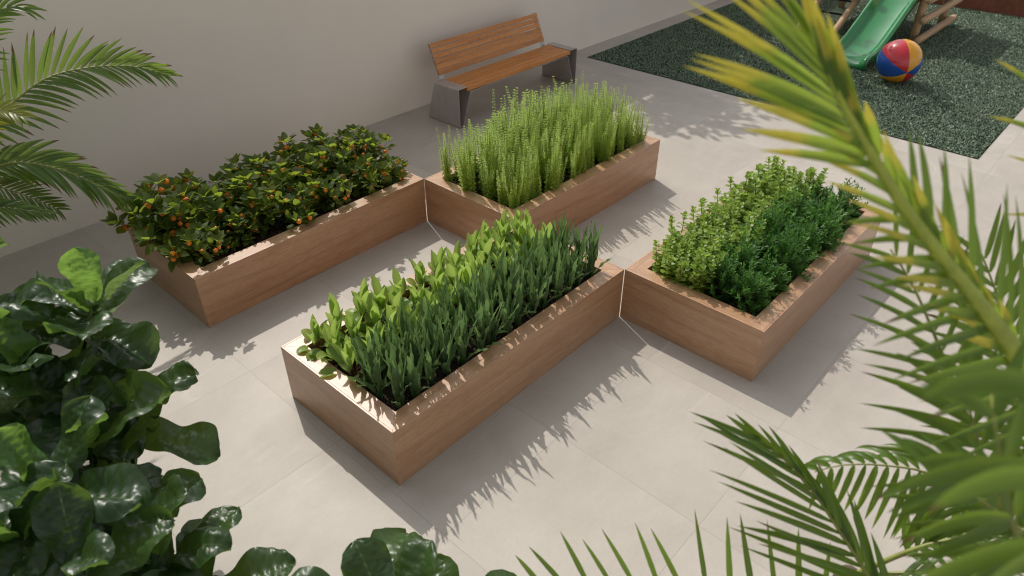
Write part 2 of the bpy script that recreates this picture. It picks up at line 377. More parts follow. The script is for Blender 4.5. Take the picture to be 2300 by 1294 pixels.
# ------------------------------------------------------------------ setting
g = MB(); g.add([(-70, -70, 0), (90, -70, 0), (90, 90, 0), (-70, 90, 0)], [(0, 1, 2, 3)])
tag(g.build('pavement', M['paving']), 'pale beige stone paving in large square tiles', 'paving', kind='structure')
g = MB(); g.box((-9, 3.07, -.2), (15.5, 3.27, 2.2))
tag(g.build('garden_wall', M['plaster'], bevel=.006), 'long plain beige plastered wall behind the bench', 'wall')
g = MB(); TX0, TX1, TY0, TY1 = 6.595, 13.1, -2.16, 2.774
g.add([(TX0, TY0, .004), (TX1, TY0, .004), (TX1, TY1, .004), (TX0, TY1, .004)], [(0, 1, 2, 3)])
tag(g.build('playground_ground', M['turf']), 'dark green playground surface under the turf', 'playground ground', kind='structure')
rng = np.random.default_rng(3)
def turf(nb):
    x = rng.uniform(TX0 + .006, TX1 - .006, nb); y = rng.uniform(TY0 + .006, TY1 - .006, nb)
    az = rng.uniform(0, 6.283, nb); ln = rng.uniform(.012, .024, nb); wd = rng.uniform(.0024, .0050, nb); lean = rng.uniform(.6, 1.4, nb); az2 = rng.uniform(0, 6.283, nb)
    base = np.stack([x, y, np.full(nb, .004)], 1); sx = np.stack([np.cos(az), np.sin(az), np.zeros(nb)], 1) * wd[:, None]
    tipd = np.stack([np.cos(az2) * np.sin(lean) * ln, np.sin(az2) * np.sin(lean) * ln, np.cos(lean) * ln], 1)
    vv = np.empty((nb, 4, 3)); vv[:, 0] = base - sx; vv[:, 1] = base + sx; vv[:, 2] = base + tipd + sx * .45; vv[:, 3] = base + tipd - sx * .45
    vv[:, :, 0] = np.clip(vv[:, :, 0], TX0, TX1); vv[:, :, 1] = np.clip(vv[:, :, 1], TY0, TY1)
    me = bpy.data.meshes.new('turf_grass'); me.vertices.add(nb * 4); me.loops.add(nb * 4); me.polygons.add(nb)
    me.vertices.foreach_set('co', vv.astype(np.float32).ravel()); me.loops.foreach_set('vertex_index', np.arange(nb * 4, dtype=np.int32))
    me.polygons.foreach_set('loop_start', np.arange(0, nb * 4, 4, dtype=np.int32)); me.polygons.foreach_set('loop_total', np.full(nb, 4, dtype=np.int32))
    me.update(calc_edges=True); a = me.attributes.new('rnd', 'FLOAT', 'POINT'); a.data.foreach_set('value', np.repeat(rng.random(nb), 4).astype(np.float32))
    me.materials.append(M['grass']); return link('turf_grass', me)
tag(turf(215000), 'short speckled green turf covering the playground', 'turf', kind='stuff')

# ------------------------------------------------------------------ planters
PA, PB, PH, RIM, TH = 2.016, 1.006, .40, .107, .012
GAP = .0016
def planter(x0, y0, label):
    """wooden trough whose near-left corner lies at x0, y0"""
    root = thing('planter', label, 'planter', (x0, y0, 0), group='wooden planter troughs in a staggered block')
    a0, a1, b0, b1 = GAP, PA - GAP, GAP, PB - GAP
    def pan(p0, p1, q1, q0, grain):
        g = MB(); g.prism([(*p, 0) for p in (p0, p1, q1, q0)], V((0, 0, PH)), grain=grain)
        g.build('side_panel', M['wood'], root, bevel=.0012)
    X, Y = V((1, 0, 0)), V((0, 1, 0)); t = TH
    pan((a0, b0), (a1, b0), (a1 - t, b0 + t), (a0 + t, b0 + t), X)
    pan((a1, b1), (a0, b1), (a0 + t, b1 - t), (a1 - t, b1 - t), X)
    pan((a0, b1), (a0, b0), (a0 + t, b0 + t), (a0 + t, b1 - t), Y)
    pan((a1, b0), (a1, b1), (a1 - t, b1 - t), (a1 - t, b0 + t), Y)
    e = t + .0004
    def rim(p0, p1, q1, q0, grain):
        g = MB(); g.prism([(*p, .30) for p in (p0, p1, q1, q0)], V((0, 0, PH - .3006)), grain=grain)
        g.build('rim_board', M['wood'], root, bevel=.001)
    i = RIM
    rim((a0 + e, b0 + e), (a1 - e, b0 + e), (a1 - i, b0 + i), (a0 + i, b0 + i), X)
    rim((a1 - e, b1 - e), (a0 + e, b1 - e), (a0 + i, b1 - i), (a1 - i, b1 - i), X)
    rim((a0 + e, b1 - e), (a0 + e, b0 + e), (a0 + i, b0 + i), (a0 + i, b1 - i), Y)
    rim((a1 - e, b0 + e), (a1 - e, b1 - e), (a1 - i, b1 - i), (a1 - i, b0 + i), Y)
    # soil, a lumpy bed a little under the rim
    g = MB(); nx, ny = 92, 42; vv = []
    for j in range(ny + 1):
        for k in range(nx + 1):
            x = i + .001 + (a1 - i - .001 - (a0 + i + .001)) * k / nx + a0; y = b0 + i + .001 + (b1 - b0 - 2 * i - .002) * j / ny
            z = SOIL + .012 * mnoise.noise((x * 7 + x0, y * 7 + y0, 0)) + .011 * mnoise.noise((x * 32, y * 32, x0)) + ru(-.004, .004)
            vv.append((x, y, z))
    g.add(vv, [(j * (nx + 1) + k, j * (nx + 1) + k + 1, (j + 1) * (nx + 1) + k + 1, (j + 1) * (nx + 1) + k) for j in range(ny) for k in range(nx)])
    g.build('soil', M['soil'], root)
    return root
SOIL = .352
planter(0, -PB, 'wooden trough of leafy greens and dark strap leaves, nearest the camera')
planter(PA, -2 * PB, 'wooden trough of pale round-leaved herbs and dark feathery mounds')
planter(PA, 0, 'wooden trough filled with tall upright green herb spikes before the bench')
planter(0, PB, 'wooden trough of dark citrus bushes bearing orange fruit, next to the wall')

# ------------------------------------------------------------------ citrus bushes
def citrus(seed, spread=.24, height=.36):
    random.seed(seed)
    root = thing('citrus_bush', 'bush', 'citrus bush')
    fo, st = MB(), MB(); spots = []
    nb = 10
    for b in range(nb):
        az = b * 2.4 + ru(-.4, .4); el = R_(ru(12, 80)) if b else R_(85)
        L = ru(.75, 1.1) * (spread + (height - spread) * math.sin(el)); p = V((ru(-.03, .03), ru(-.03, .03), -.01)); d = dirv(az, max(el, R_(40))); pts = [p]
        nseg = 6
        for s in range(nseg):
            d = (d * .75 + dirv(az + ru(-.5, .5), el) * .25 + V((0, 0, ru(-.05, .1)))).normalized(); p = p + d * (L / nseg); pts.append(p)
            if s < 1: continue
            for q in range(3):
                a = ru(0, 6.28); o = (d.orthogonal().normalized() * math.cos(a) + d.cross(d.orthogonal().normalized()) * math.sin(a))
                ld = (o + d * ru(.1, .7) + V((0, 0, ru(-.25, .35)))).normalized(); pet = p + ld * ru(.010, .04)
                leaf(fo, pet, ld, UP + V((ru(-.6, .6), ru(-.6, .6), 0)) + ld * -.2, ru(.07, .105), ru(.050, .072), OVATE, 5, 2, ru(-.3, .6), ru(.05, .3))
            if s >= 3 and rnd() < .55: spots.append((p + dirv(az, 0) * ru(.01, .05) + V((ru(-.02, .02), ru(-.02, .02), ru(-.02, .02))), d))
        for q in range(5):                       # rosette at the tip
            a = q * 1.257 + ru(-.3, .3); h = dirv(a, R_(ru(10, 45)))
            leaf(fo, p + h * .012, (h + d * .45), UP + d * .4 + V((ru(-.3, .3), ru(-.3, .3), 0)), ru(.07, .105), ru(.052, .072), OVATE, 5, 2, ru(-.2, .5), ru(.05, .3))
        st.tube(pts, [.0055 - .0038 * k / nseg for k in range(nseg + 1)], 6)
    fo.build('foliage', M['citrus'], root, True); st.build('branches', M['darkstem'], root, True)
    random.shuffle(spots); spots.sort(key=lambda q: -q[0].length - ru(0, .08))
    for p, d in spots[:11]:
        o = link('fruit', fruit_me, root); o.location = p; o.rotation_euler = (ru(-.6, .6), ru(-.6, .6), ru(0, 6)); s = ru(.85, 1.25); o.scale = (s, s, s * .95)
    return root
def fruit_mesh():
    g = MB(); n, m = 12, 16; vv = []
    for i in range(n + 1):
        th = math.pi * i / n; r = .020 * math.sin(th); z = .020 * math.cos(th)
        if i == 0: z -= .002
        for k in range(m): vv.append((r * math.cos(6.283 * k / m), r * math.sin(6.283 * k / m), z))
    g.add(vv, [(i * m + k, (i + 1) * m + k, (i + 1) * m + (k + 1) % m, i * m + (k + 1) % m) for i in range(n) for k in range(m)])
    g.tube([(0, 0, .016), (.001, 0, .021), (.002, 0, .027)], [.005, .0025, .0015], 6)
    o = g.build('fruit_source', M['fruit'], None, True); me = o.data; bpy.data.objects.remove(o); return me
fruit_me = fruit_mesh()
protos = [citrus(s, .23 + .02 * (s % 3), .34 + .03 * (s % 2)) for s in (11, 12, 13, 14)]; used = set(); k = 0
random.seed(5)
GC = 'citrus bushes in the planter by the wall'
rows = ('front', 'middle', 'wall-side'); nC = 7
for j in range(3):
    for i in range(nC):
        x = .17 + (PA - .31) * i / (nC - 1) + ru(-.04, .04); y = PB + .245 + .275 * j + ru(-.025, .025)
        sc = ru(.82, 1.20) * (.70, .94, 1.04)[j] * (.9 if i in (0, nC - 1) else 1)
        place(protos, used, k, (x, y, SOIL), ru(0, 6.28), f'orange-fruited citrus bush in the {rows[j]} row, {ORD[i]} from the left end of the trough', GC, sc); k += 1

# ------------------------------------------------------------------ upright herb spikes
def herb(seed):
    random.seed(seed)
    root = thing('herb_tuft', 'tuft', 'herb plant'); fo, st = MB(), MB()
    for s in range(6):
        az = ru(0, 6.28); p = V((ru(-.045, .045), ru(-.045, .045), -.01)); d = (UP + dirv(az, 0) * ru(.0, .26)).normalized(); L = ru(.36, .60); n = int(L / .0225); pts = [p]
        bend = dirv(ru(0, 6.28), 0) * ru(0, .012)
        for i in range(n):
            d = (d + bend * .4).normalized(); p = p + d * (L / n)
            if i % 4 == 0 or i == n - 1: pts.append(p)
            t = i / n; sz = .041 * (1 - .66 * t) * ru(.85, 1.15)
            for q in range(4):
                a = q * 1.571 + (i % 2) * .785 + ru(-.2, .2); h = dirv(a, R_(ru(-12, 18) + 28 * t * t))
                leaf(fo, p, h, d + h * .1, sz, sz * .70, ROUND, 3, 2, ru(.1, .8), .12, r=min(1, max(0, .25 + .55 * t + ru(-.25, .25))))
        st.tube(pts, [.003 - .002 * k / (len(pts) - 1) for k in range(len(pts))], 5)
    fo.build('foliage', M['herb'], root, True); st.build('stems', M['stem'], root, True)
    return root
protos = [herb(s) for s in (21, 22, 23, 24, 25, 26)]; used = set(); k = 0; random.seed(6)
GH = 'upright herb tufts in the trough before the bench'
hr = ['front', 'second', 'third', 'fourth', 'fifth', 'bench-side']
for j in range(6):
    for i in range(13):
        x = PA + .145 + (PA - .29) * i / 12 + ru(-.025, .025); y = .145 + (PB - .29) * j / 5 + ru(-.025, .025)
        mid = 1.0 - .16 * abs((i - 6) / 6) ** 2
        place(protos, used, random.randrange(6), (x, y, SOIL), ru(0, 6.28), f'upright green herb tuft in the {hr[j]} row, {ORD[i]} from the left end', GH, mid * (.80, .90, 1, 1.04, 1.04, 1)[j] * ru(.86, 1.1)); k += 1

# ------------------------------------------------------------------ broad-leaved greens
def broad(seed):
    random.seed(seed)
    root = thing('leafy_green', 'plant', 'leafy green'); fo, st = MB(), MB()
    for q in range(13):
        a = q * 2.4 + ru(-.3, .3); inner = q < 6
        el = R_(ru(72, 86) if inner else ru(25, 62)); pl = ru(.07, .13) if inner else ru(.05, .11)
        p = V((ru(-.012, .012), ru(-.012, .012), -.005)); d = dirv(a, el); e = p + d * pl
        st.tube([p, p + d * pl * .55 + V((0, 0, .004)), e + d * .01], [.0036, .003, .002], 5)
        L = ru(.13, .20) if inner else ru(.095, .135); W = ru(.060, .078) if inner else ru(.066, .088)
        nrm = -dirv(a, 0) * math.sin(el) + UP * math.cos(el)
        leaf(fo, e, d, nrm, L, W, BROAD if inner else ROUND, 8, 4, (ru(-.3, .4) if inner else ru(.3, 1.3)), ru(.25, .6), .03, 1.2)
    fo.build('leaves', M['broad'], root, True); st.build('stalks', M['redstem'], root, True)
    return root
protos = [broad(s) for s in (31, 32, 33, 34, 35)]; used = set(); random.seed(8); k = 0
GB = 'bright leafy greens in the near trough'
br_ = ['wall-side', 'middle', 'inner']
for j in range(3):
    for i in range(12):
        x = .165 + (PA - .32) * i / 11 + ru(-.018, .018); y = -.165 - .145 * j + ru(-.02, .02)
        place(protos, used, random.randrange(5), (x, y, SOIL), ru(0, 6.28), f'bright leafy green in the {br_[j]} row, {ORD[i]} from the near end of the trough', GB, ru(.86, 1.12))
# ------------------------------------------------------------------ dark strap-leaved plants
def strap(seed):
    random.seed(seed)
    root = thing('strap_leaved_plant', 'plant', 'kale'); fo = MB()
    for q in range(11):
        a = q * 2.4 + ru(-.4, .4); el = R_(ru(78, 89) if q < 9 else ru(60, 76)); L = ru(.29, .44) if q < 8 else ru(.16, .26)
        p = V((ru(-.018, .018), ru(-.018, .018), -.008)); d = dirv(a, el); nrm = -dirv(a, 0) * math.sin(el) + UP * math.cos(el)
        leaf(fo, p, d, nrm, L, ru(.029, .043), STRAP, 16, 4, ru(-.15, .35) if q < 8 else ru(.4, 1.1), ru(.1, .5), ru(.08, .22), ru(2.5, 4.5), rag=.8)
    fo.build('leaves', M['kale'], root, True)
    return root
protos = [strap(s) for s in (41, 42, 43, 44, 45)]; used = set(); random.seed(9)
GK = 'dark strap-leaved plants in the near trough'
kr = ['inner', 'middle', 'outer']
for j in range(3):
    for i in range(15):
        x = .17 + (PA - .34) * i / 14 + ru(-.012, .012); y = -.605 - .118 * j + ru(-.012, .012)
        place(protos, used, random.randrange(5), (x, y, SOIL), ru(0, 6.28), f'dark strap-leaved plant in the {kr[j]} row, {ORD[i]} from the near end of the trough', GK, ru(.88, 1.1))
# thin grassy sprig at the far end
random.seed(3)
t = thing('chive_tuft', 'thin grassy chive tuft at the far end of the near trough', 'chives', (1.86, -.80, SOIL)); g = MB()
for q in range(16):
    a = ru(0, 6.28); leaf(g, (ru(-.02, .02), ru(-.02, .02), -.005), dirv(a, R_(ru(68, 88))), dirv(a + 3.14, .2), ru(.2, .34), .005, LANCE, 8, 2, ru(.1, 1.0), .3)
g.build('leaves', M['kale'], t, True)

# ------------------------------------------------------------------ round-leaved herbs
def mint(seed):
    random.seed(seed)
    root = thing('round_leaved_herb', 'plant', 'herb plant'); fo, st = MB(), MB()
    for s in range(6):
        az = s * 1.05 + ru(-.4, .4); p = V((ru(-.02, .02), ru(-.02, .02), -.01)); d = (UP + dirv(az, 0) * ru(.1, .45)).normalized(); L = ru(.14, .28); n = int(L / .024); pts = [p]
        for i in range(n):
            d = (d + UP * .07).normalized(); p = p + d * (L / n); pts.append(p); t = i / max(1, n - 1)
            sz = .052 * (1 - .42 * t) * ru(.85, 1.12)
            for q in range(2 if t < .75 else 4):
                a = q * (3.14 if t < .75 else 1.57) + (i % 2) * 1.57 + ru(-.3, .3) + az; h = dirv(a, R_(ru(5, 35) + 30 * (t > .85)))
                leaf(fo, p + h * .005, h, d + h * .05, sz, sz * .82, ROUND, 4, 2, ru(.1, .9), ru(.05, .3))
        for q in range(4): h = dirv(q * 1.57 + ru(-.3, .3), R_(62)); leaf(fo, p, h, d - h * .3, .026, .02, ROUND, 3, 2, -.2, .3)
        st.tube(pts, [.0035 - .0018 * k / (len(pts) - 1) for k in range(len(pts))], 5)
    fo.build('foliage', M['mint'], root, True); st.build('stems', M['redstem'], root, True)
    return root
protos = [mint(s) for s in (51, 52, 53, 54, 55)]; used = set(); random.seed(10)
GM = 'pale round-leaved herbs in the right trough'
mr = ['outer', 'second', 'third', 'inner']
for j in range(4):
    for i in range(13):
        x = PA + .155 + (PA - .31) * i / 12 + ru(-.022, .022); y = -PB - .165 - .105 * j + ru(-.02, .02)
        place(protos, used, random.randrange(5), (x, y, SOIL), ru(0, 6.28), f'pale round-leaved herb in the {mr[j]} row, {ORD[i]} from the left end of the trough', GM, ru(.85, 1.18))
# ------------------------------------------------------------------ dark feathery mounds
def mound(seed, Rm=.165, H=.34):
    random.seed(seed)
    root = thing('feathery_mound', 'plant', 'shrub'); fo, st = MB(), MB()
    for b in range(120):
        az = ru(0, 6.28); el = math.asin(ru(.08, 1)); k_ = ru(.62, 1.08); e = V((math.cos(az) * math.cos(el) * Rm, math.sin(az) * math.cos(el) * Rm, math.sin(el) * H)) * k_
        p0 = e * .25; d = (e - p0); L = d.length; d.normalize(); n = 9
        for i in range(n):
            t = (i + 1) / n; p = p0 + d * L * t + V((0, 0, -.02 * t * t * math.cos(el)))
            if t < .35: continue
            for q in range(3):
                a = ru(0, 6.28); o = d.orthogonal().normalized(); h = (o * math.cos(a) + d.cross(o) * math.sin(a)) + d * ru(.6, 1.4) + UP * .2
                leaf(fo, p, h, UP + d * .5 + V((ru(-.4, .4), ru(-.4, .4), 0)), ru(.024, .042), ru(.008, .014), LANCE, 2, 2, ru(-.3, .6), .2, r=min(1, max(0, ru(-.1, .6) + .45 * (t - .5) * (k_ > .95))))
        if b % 3 == 0: st.tube([p0 * .2, p0, p0 + d * L * .8], [.004, .003, .001], 4)
    fo.build('foliage', M['dark'], root, True); st.build('branches', M['darkstem'], root, True)
    return root
protos = [mound(s) for s in (61, 62, 63, 64)]; used = set(); random.seed(12)
GD = 'dark feathery mounds in the right trough'
dr = ['inner', 'outer']
for j in range(2):
    for i in range(7):
        x = PA + .225 + (PA - .45) * i / 6 + ru(-.02, .02); y = -PB - .575 - .20 * j + ru(-.015, .015)
        place(protos, used, i + j, (x, y, SOIL - .01), ru(0, 6.28), f'dark green feathery mound in the {dr[j]} row, {ORD[i]} from the left end of the trough', GD, ru(.85, 1.14))

# ------------------------------------------------------------------ bench
BX0, BX1, BYF, BYB = 3.622, 5.648, 2.245, 2.63
t = thing('bench', 'teak slatted bench on folded grey steel ends against the wall', 'bench', (BX0, BYF, 0))
O = V((BX0, BYF, 0)); LB = BX1 - BX0
def strip(path, y0f, y1f, th):
    """folded steel sheet: path of (x, z) points, front and back edge as functions of z"""
    g = MB(); n = len(path); inner = []
    for i, (x, z) in enumerate(path):
        a = V(path[max(i - 1, 0)]); b = V(path[min(i + 1, n - 1)])
        d0 = (V(path[i]) - a); d1 = (b - V(path[i]))
        if d0.length < 1e-6: d0 = d1
        if d1.length < 1e-6: d1 = d0
        nn = (V((-d0.y, d0.x)).normalized() + V((-d1.y, d1.x)).normalized()); nn.normalize(); c = max(.4, nn.dot(V((-d0.y, d0.x)).normalized()))
        inner.append((x + nn.x * th / c, z + nn.y * th / c))
    vv = []
    for (x, z), (xi, zi) in zip(path, inner): vv += [(x, y0f(z), z), (x, y1f(z), z), (xi, y1f(z), zi), (xi, y0f(z), zi)]
    F = [(0, 1, 2, 3), tuple(4 * (n - 1) + k for k in (3, 2, 1, 0))]
    for i in range(n - 1):
        for k in range(4): F.append((4 * i + k, 4 * (i + 1) + k, 4 * (i + 1) + (k + 1) % 4, 4 * i + (k + 1) % 4))
    g.add(vv, F); return g
def roundpath(pts, rad=.014, n=4):
    out = [pts[0]]
    for i in range(1, len(pts) - 1):
        a, b, c = V(pts[i - 1]), V(pts[i]), V(pts[i + 1]); u = (a - b).normalized(); v_ = (c - b).normalized(); r = min(rad, (a - b).length * .45, (c - b).length * .45)
        p, q = b + u * r, b + v_ * r
        for k in range(n + 1):
            s = k / n; out.append(tuple(p * (1 - s) ** 2 + b * 2 * s * (1 - s) + q * s * s))
    out.append(pts[-1]); return out
SZ = .432
fr = lambda z: 0.0
bk = lambda z: .515 - .135 * min(1, z / SZ)
for side in (0, 1):
    prof = [(.126, SZ), (0, SZ), (.006, 0.004), (.040, 0.004), (.172, SZ - .05), (.40, SZ - .05)]
    if side: prof = [(LB - x, z) for x, z in prof][::-1]
    g = strip(roundpath(prof), fr, bk, -.006 if not side else -.006)
    g.build('side_frame', M['steel'], t, bevel=0)
g = MB(); g.box((.401, -.003, SZ - .053), (LB - .401, .374, SZ - .0445)); g.build('seat_rail', M['steel'], t)
ws0, ws1 = .1275, LB - .1275; nS = 5; dep = .374 / nS
for i in range(nS):
    g = MB(); g.box((ws0, .001 + dep * i, SZ - .043), (ws1, dep * (i + 1) - .006, SZ)); g.build('seat_slat', M['teak'], t, bevel=.003)
b0 = V((0, 2.672 - BYF, .470)); b1 = V((0, 2.815 - BYF, .790)); bd = (b1 - b0).normalized(); bn = V((0, -bd.z, bd.y)); Lb = (b1 - b0).length; nB = 6; w_ = Lb / nB
for i in range(nB):
    a = b0 + bd * (w_ * i); c = a + bd * (w_ - (.009 if i > 1 else .004))
    g = MB(); q = [a, c, c - bn * .013, a - bn * .013]; g.prism([V((ws0 - .01, p.y, p.z)) for p in q][::-1], V((ws1 - ws0 + .02, 0, 0))); g.build('back_slat', M['teak'], t, bevel=.003)
for x in (ws0 - .012, ws1 - .058):
    g = MB(); s0 = V((0, 2.600 - BYF, SZ - .058)); a = b0 - bn * .0145 - bd * .075; c = b1 - bn * .0145
    q = [a, c, c - bn * .006, a - bn * .006]; g.prism([V((x, p.y, p.z)) for p in q][::-1], V((.07, 0, 0)))
    g.box((x, s0.y, a.z - .008), (x + .07, a.y + .006, a.z - .002)); g.build('back_support', M['steel'], t)
for o in t.children: pass

# ------------------------------------------------------------------ playground: frame with slide, ball
t = thing('play_frame', 'wooden log climbing frame with side logs beyond the ball', 'climbing frame', (10.35, -.33, 0)); P0 = V((10.35, -.33, 0))
def logm(a, b, r, name, jig=.004):
    g = MB(); a, b = V(a) - P0, V(b) - P0; n = 8
    pts = [a.lerp(b, i / n) + V((ru(-jig, jig), ru(-jig, jig), ru(-jig, jig))) for i in range(n + 1)]
    d = (b - a).normalized()
    pts = [pts[0] - d * .0] + pts[1:]
    g.tube(pts, [r * .93] + [r * ru(.97, 1.03) for _ in range(n - 1)] + [r * .93], 14); return g.build(name, M['log'], t, True)
random.seed(4)
for x in (10.35, 11.72):
    for y in (-.33, 1.25): logm((x, y, 0), (x, y, 2.0), .058, 'post')
for z in (.10, .385, .66): logm((10.08, -.45, z), (11.88, -.45, z), .052, 'side_log')
g = MB()
for i in range(7): g.box((-.06 + .21 * i, -.05, .62), (.145 + .21 * i, 1.66, .65), V((0, 1, 0)))
g.build('platform', M['log'], t, bevel=.004)
g = MB()
for i in range(5): g.box((-.06, -.09, .70 + .125 * i), (1.43, -.061, .815 + .125 * i))
g.build('railing_panel', M['log'], t, bevel=.004)
g = MB()
for i in range(5): g.box((1.45, .05, .70 + .125 * i), (1.479, 1.5, .815 + .125 * i), V((0, 1, 0)))
g.build('railing_panel', M['log'], t, bevel=.004)
la, lb = (V((9.70, .63, .03)), V((10.72, .63, .58))); l2 = V((0, .52, 0))
logm(la, lb, .05, 'ladder_rail'); logm(la + l2, lb + l2, .05, 'ladder_rail')
for s in (.22, .48, .74):
    p = la.lerp(lb, s) - P0; g = MB(); g.tube([p + V((0, .02, -.03 + .0)), p + V((0, .26, -.035)), p + V((0, .50, -.03))], .014, 8); g.build('rope_rung', M['rope'], t, True)

t = thing('slide', 'glossy green plastic slide ending beside the beach ball', 'slide', (8.62, 0, 0)); S0 = V((8.62, 0, 0))
g = MB(); n = 40; cross = []
yR, yL = -.20, .27; path = [(8.515, .012), (8.53, .055), (8.60, .078), (8.80, .090), (9.1, .17), (9.5, .36), (9.95, .58), (10.32, .72)]
def cr(pts, s):
    k = s * (len(pts) - 1); i = min(int(k), len(pts) - 2); f = k - i
    q = [V(pts[max(0, min(len(pts) - 1, i + j))]) for j in (-1, 0, 1, 2)]
    return .5 * ((2 * q[1]) + (q[2] - q[0]) * f + (2 * q[0] - 5 * q[1] + 4 * q[2] - q[3]) * f * f + (3 * q[1] - q[0] - 3 * q[2] + q[3]) * f ** 3)
sec = [(-.275, -.02), (-.285, .085), (-.268, .108), (-.248, .108), (-.232, .09), (-.20, .02), (-.14, .0), (0, -.006), (.14, .0), (.20, .02), (.232, .09), (.248, .108), (.268, .108), (.285, .085), (.275, -.02)]
vv = []
for i in range(n + 1):
    s = i / n; p = cr(path, s); q = cr(path, min(1, s + .01)) - cr(path, max(0, s - .01)); q.normalize(); up = V((-q.y, q.x))
    lowf = min(1, .35 + s * 6)
    for (y, h) in sec: vv.append(V((p.x + .10 + up.x * h * lowf, -.02 + y * .98, p.y + up.y * h * lowf)) - S0)
k = len(sec); F = [(i * k + j, i * k + j + 1, (i + 1) * k + j + 1, (i + 1) * k + j) for i in range(n) for j in range(k - 1)]
g.add(vv, F); o = g.build('chute', M['slide'], t, True)
md = o.modifiers.new('solid', 'SOLIDIFY'); md.thickness = .012; md.offset = 0
g = MB()
for y in (-.13, .20): g.tube([V((9.6, y, 0)) - S0, V((9.6, y, .33)) - S0], .025, 10)
g.build('support_leg', M['slide'], t, True)

# beach ball, its pole turned towards the lower right of the view
BR = .263; bc = V((8.437, -.711, BR))
t = thing('beach_ball', 'beach ball with red, yellow and blue panels on the turf', 'beach ball', bc)
vf = (bc - CAM).normalized(); vr = (RIGHT - vf * RIGHT.dot(vf)).normalized(); vd = vf.cross(vr)
ax = (vr * .40 + vd * .53 - vf * .75).normalized(); e1 = (vr - ax * vr.dot(ax)).normalized(); e2 = ax.cross(e1)
if e2.dot(DOWN) > 0: e2 = -e2
for q, (c, mid) in enumerate((('yellow', 50), ('red', 110), ('blue', 170), ('yellow', 230), ('red', 290), ('blue', 350))):
    g = MB(); nn, mm = 24, 8; vv = []
    for i in range(nn + 1):
        th = math.pi * i / nn
        for k in range(mm + 1):
            ph = R_(mid - 30 + 60 * k / mm); rr = BR * (1 - .006 * (abs(k - mm / 2) / (mm / 2)) ** 8)
            vv.append((ax * math.cos(th) + (e1 * math.cos(ph) + e2 * math.sin(ph)) * math.sin(th)) * rr)
    g.add(vv, [(i * (mm + 1) + k, i * (mm + 1) + k + 1, (i + 1) * (mm + 1) + k + 1, (i + 1) * (mm + 1) + k) for i in range(nn) for k in range(mm)])
    tag(g.build('panel', M[c], t, True), f'{c} panel')

# ------------------------------------------------------------------ raised bed at the far end of the playground
g = MB(); g.box((13.12, -9, 0), (13.32, 3.065, .30)); tag(g.build('border_wall', M['brick'], bevel=.01), 'low terracotta border wall at the far end of the playground', 'low wall')
random.seed(15)
for i, y in enumerate((-2.6, -1.7, -.8, .1)):
    t = thing('border_shrub', ['dark shrub behind the low border wall, farthest right', 'dark shrub behind the border wall, right of the corner gap', 'dark shrub overhanging the border wall in the top right corner', 'dark shrub behind the border wall nearest the climbing frame'][i], 'shrub', (13.75, y, 0), group='dark shrubs behind the border wall')
    g = MB(); s = MB()
    for q in range(420):
        d = dirv(ru(0, 6.28), math.asin(ru(-.3, 1))); p = V((d.x * .55, d.y * .55, .55 + d.z * .5)) * ru(.6, 1.0)
        leaf(g, p, d + V((ru(-.8, .8), ru(-.8, .8), ru(-.6, .3))), UP + d, ru(.10, .17), ru(.03, .05), LANCE, 4, 2, ru(0, .9), .2)
    g.build('foliage', M['canopy'], t, True)
    for q in range(5): d = dirv(q * 1.26, 1.0); s.tube([(0, 0, 0), d * .3, d * .75], [.016, .012, .004], 6)
    s.build('branches', M['bark'], t, True)

# ------------------------------------------------------------------ tree beyond the wall (its shade falls on the paving and the turf)
random.seed(16)
t = thing('tree', 'leafy tree standing behind the plastered wall', 'tree', (9.2, 4.9, 0)); T0 = V((9.2, 4.9, 0))
tr = MB(); cr_ = MB()
tr.tube([(0, 0, 0), (.05, .0, 1.4), (-.02, .05, 2.8), (.1, .0, 4.2)], [.17, .14, .11, .07], 12)
cl = [((9.55, 4.8, 5.4), 1.0, 560), ((9.2, 4.2, 4.9), .8, 380), ((10.5, 4.6, 5.2), .85, 400), ((8.5, 4.5, 5.0), .75, 330), ((10.0, 3.9, 6.3), .6, 150), ((7.5, 4.25, 4.1), .58, 520), ((7.75, 4.6, 4.5), .5, 300), ((6.75, 3.95, 4.0), .48, 380), ((7.1, 3.75, 4.2), .45, 300), ((7.9, 4.4, 4.0), .4, 200)]
for c, r, nl in cl:
    c = V(c) - T0; tr.tube([(-.02, .05, 2.6), V((-.02, .05, 2.6)).lerp(c, .55) + V((0, 0, .15)), c], [.06, .04, .012], 7)
    for q in range(nl):
        d = dirv(ru(0, 6.28), math.asin(ru(-1, 1))); p = c + V((d.x, d.y, d.z * .75)) * (r * ru(.2, 1.05))
        leaf(cr_, p, d + V((ru(-1, 1), ru(-1, 1), ru(-.8, .4))), UP + V((ru(-.8, .8), ru(-.8, .8), 0)), ru(.12, .2), ru(.05, .085), OVATE, 3, 2, ru(0, .6), .1)
tr.build('trunk', M['bark'], t, True); cr_.build('crown', M['canopy'], t, True)

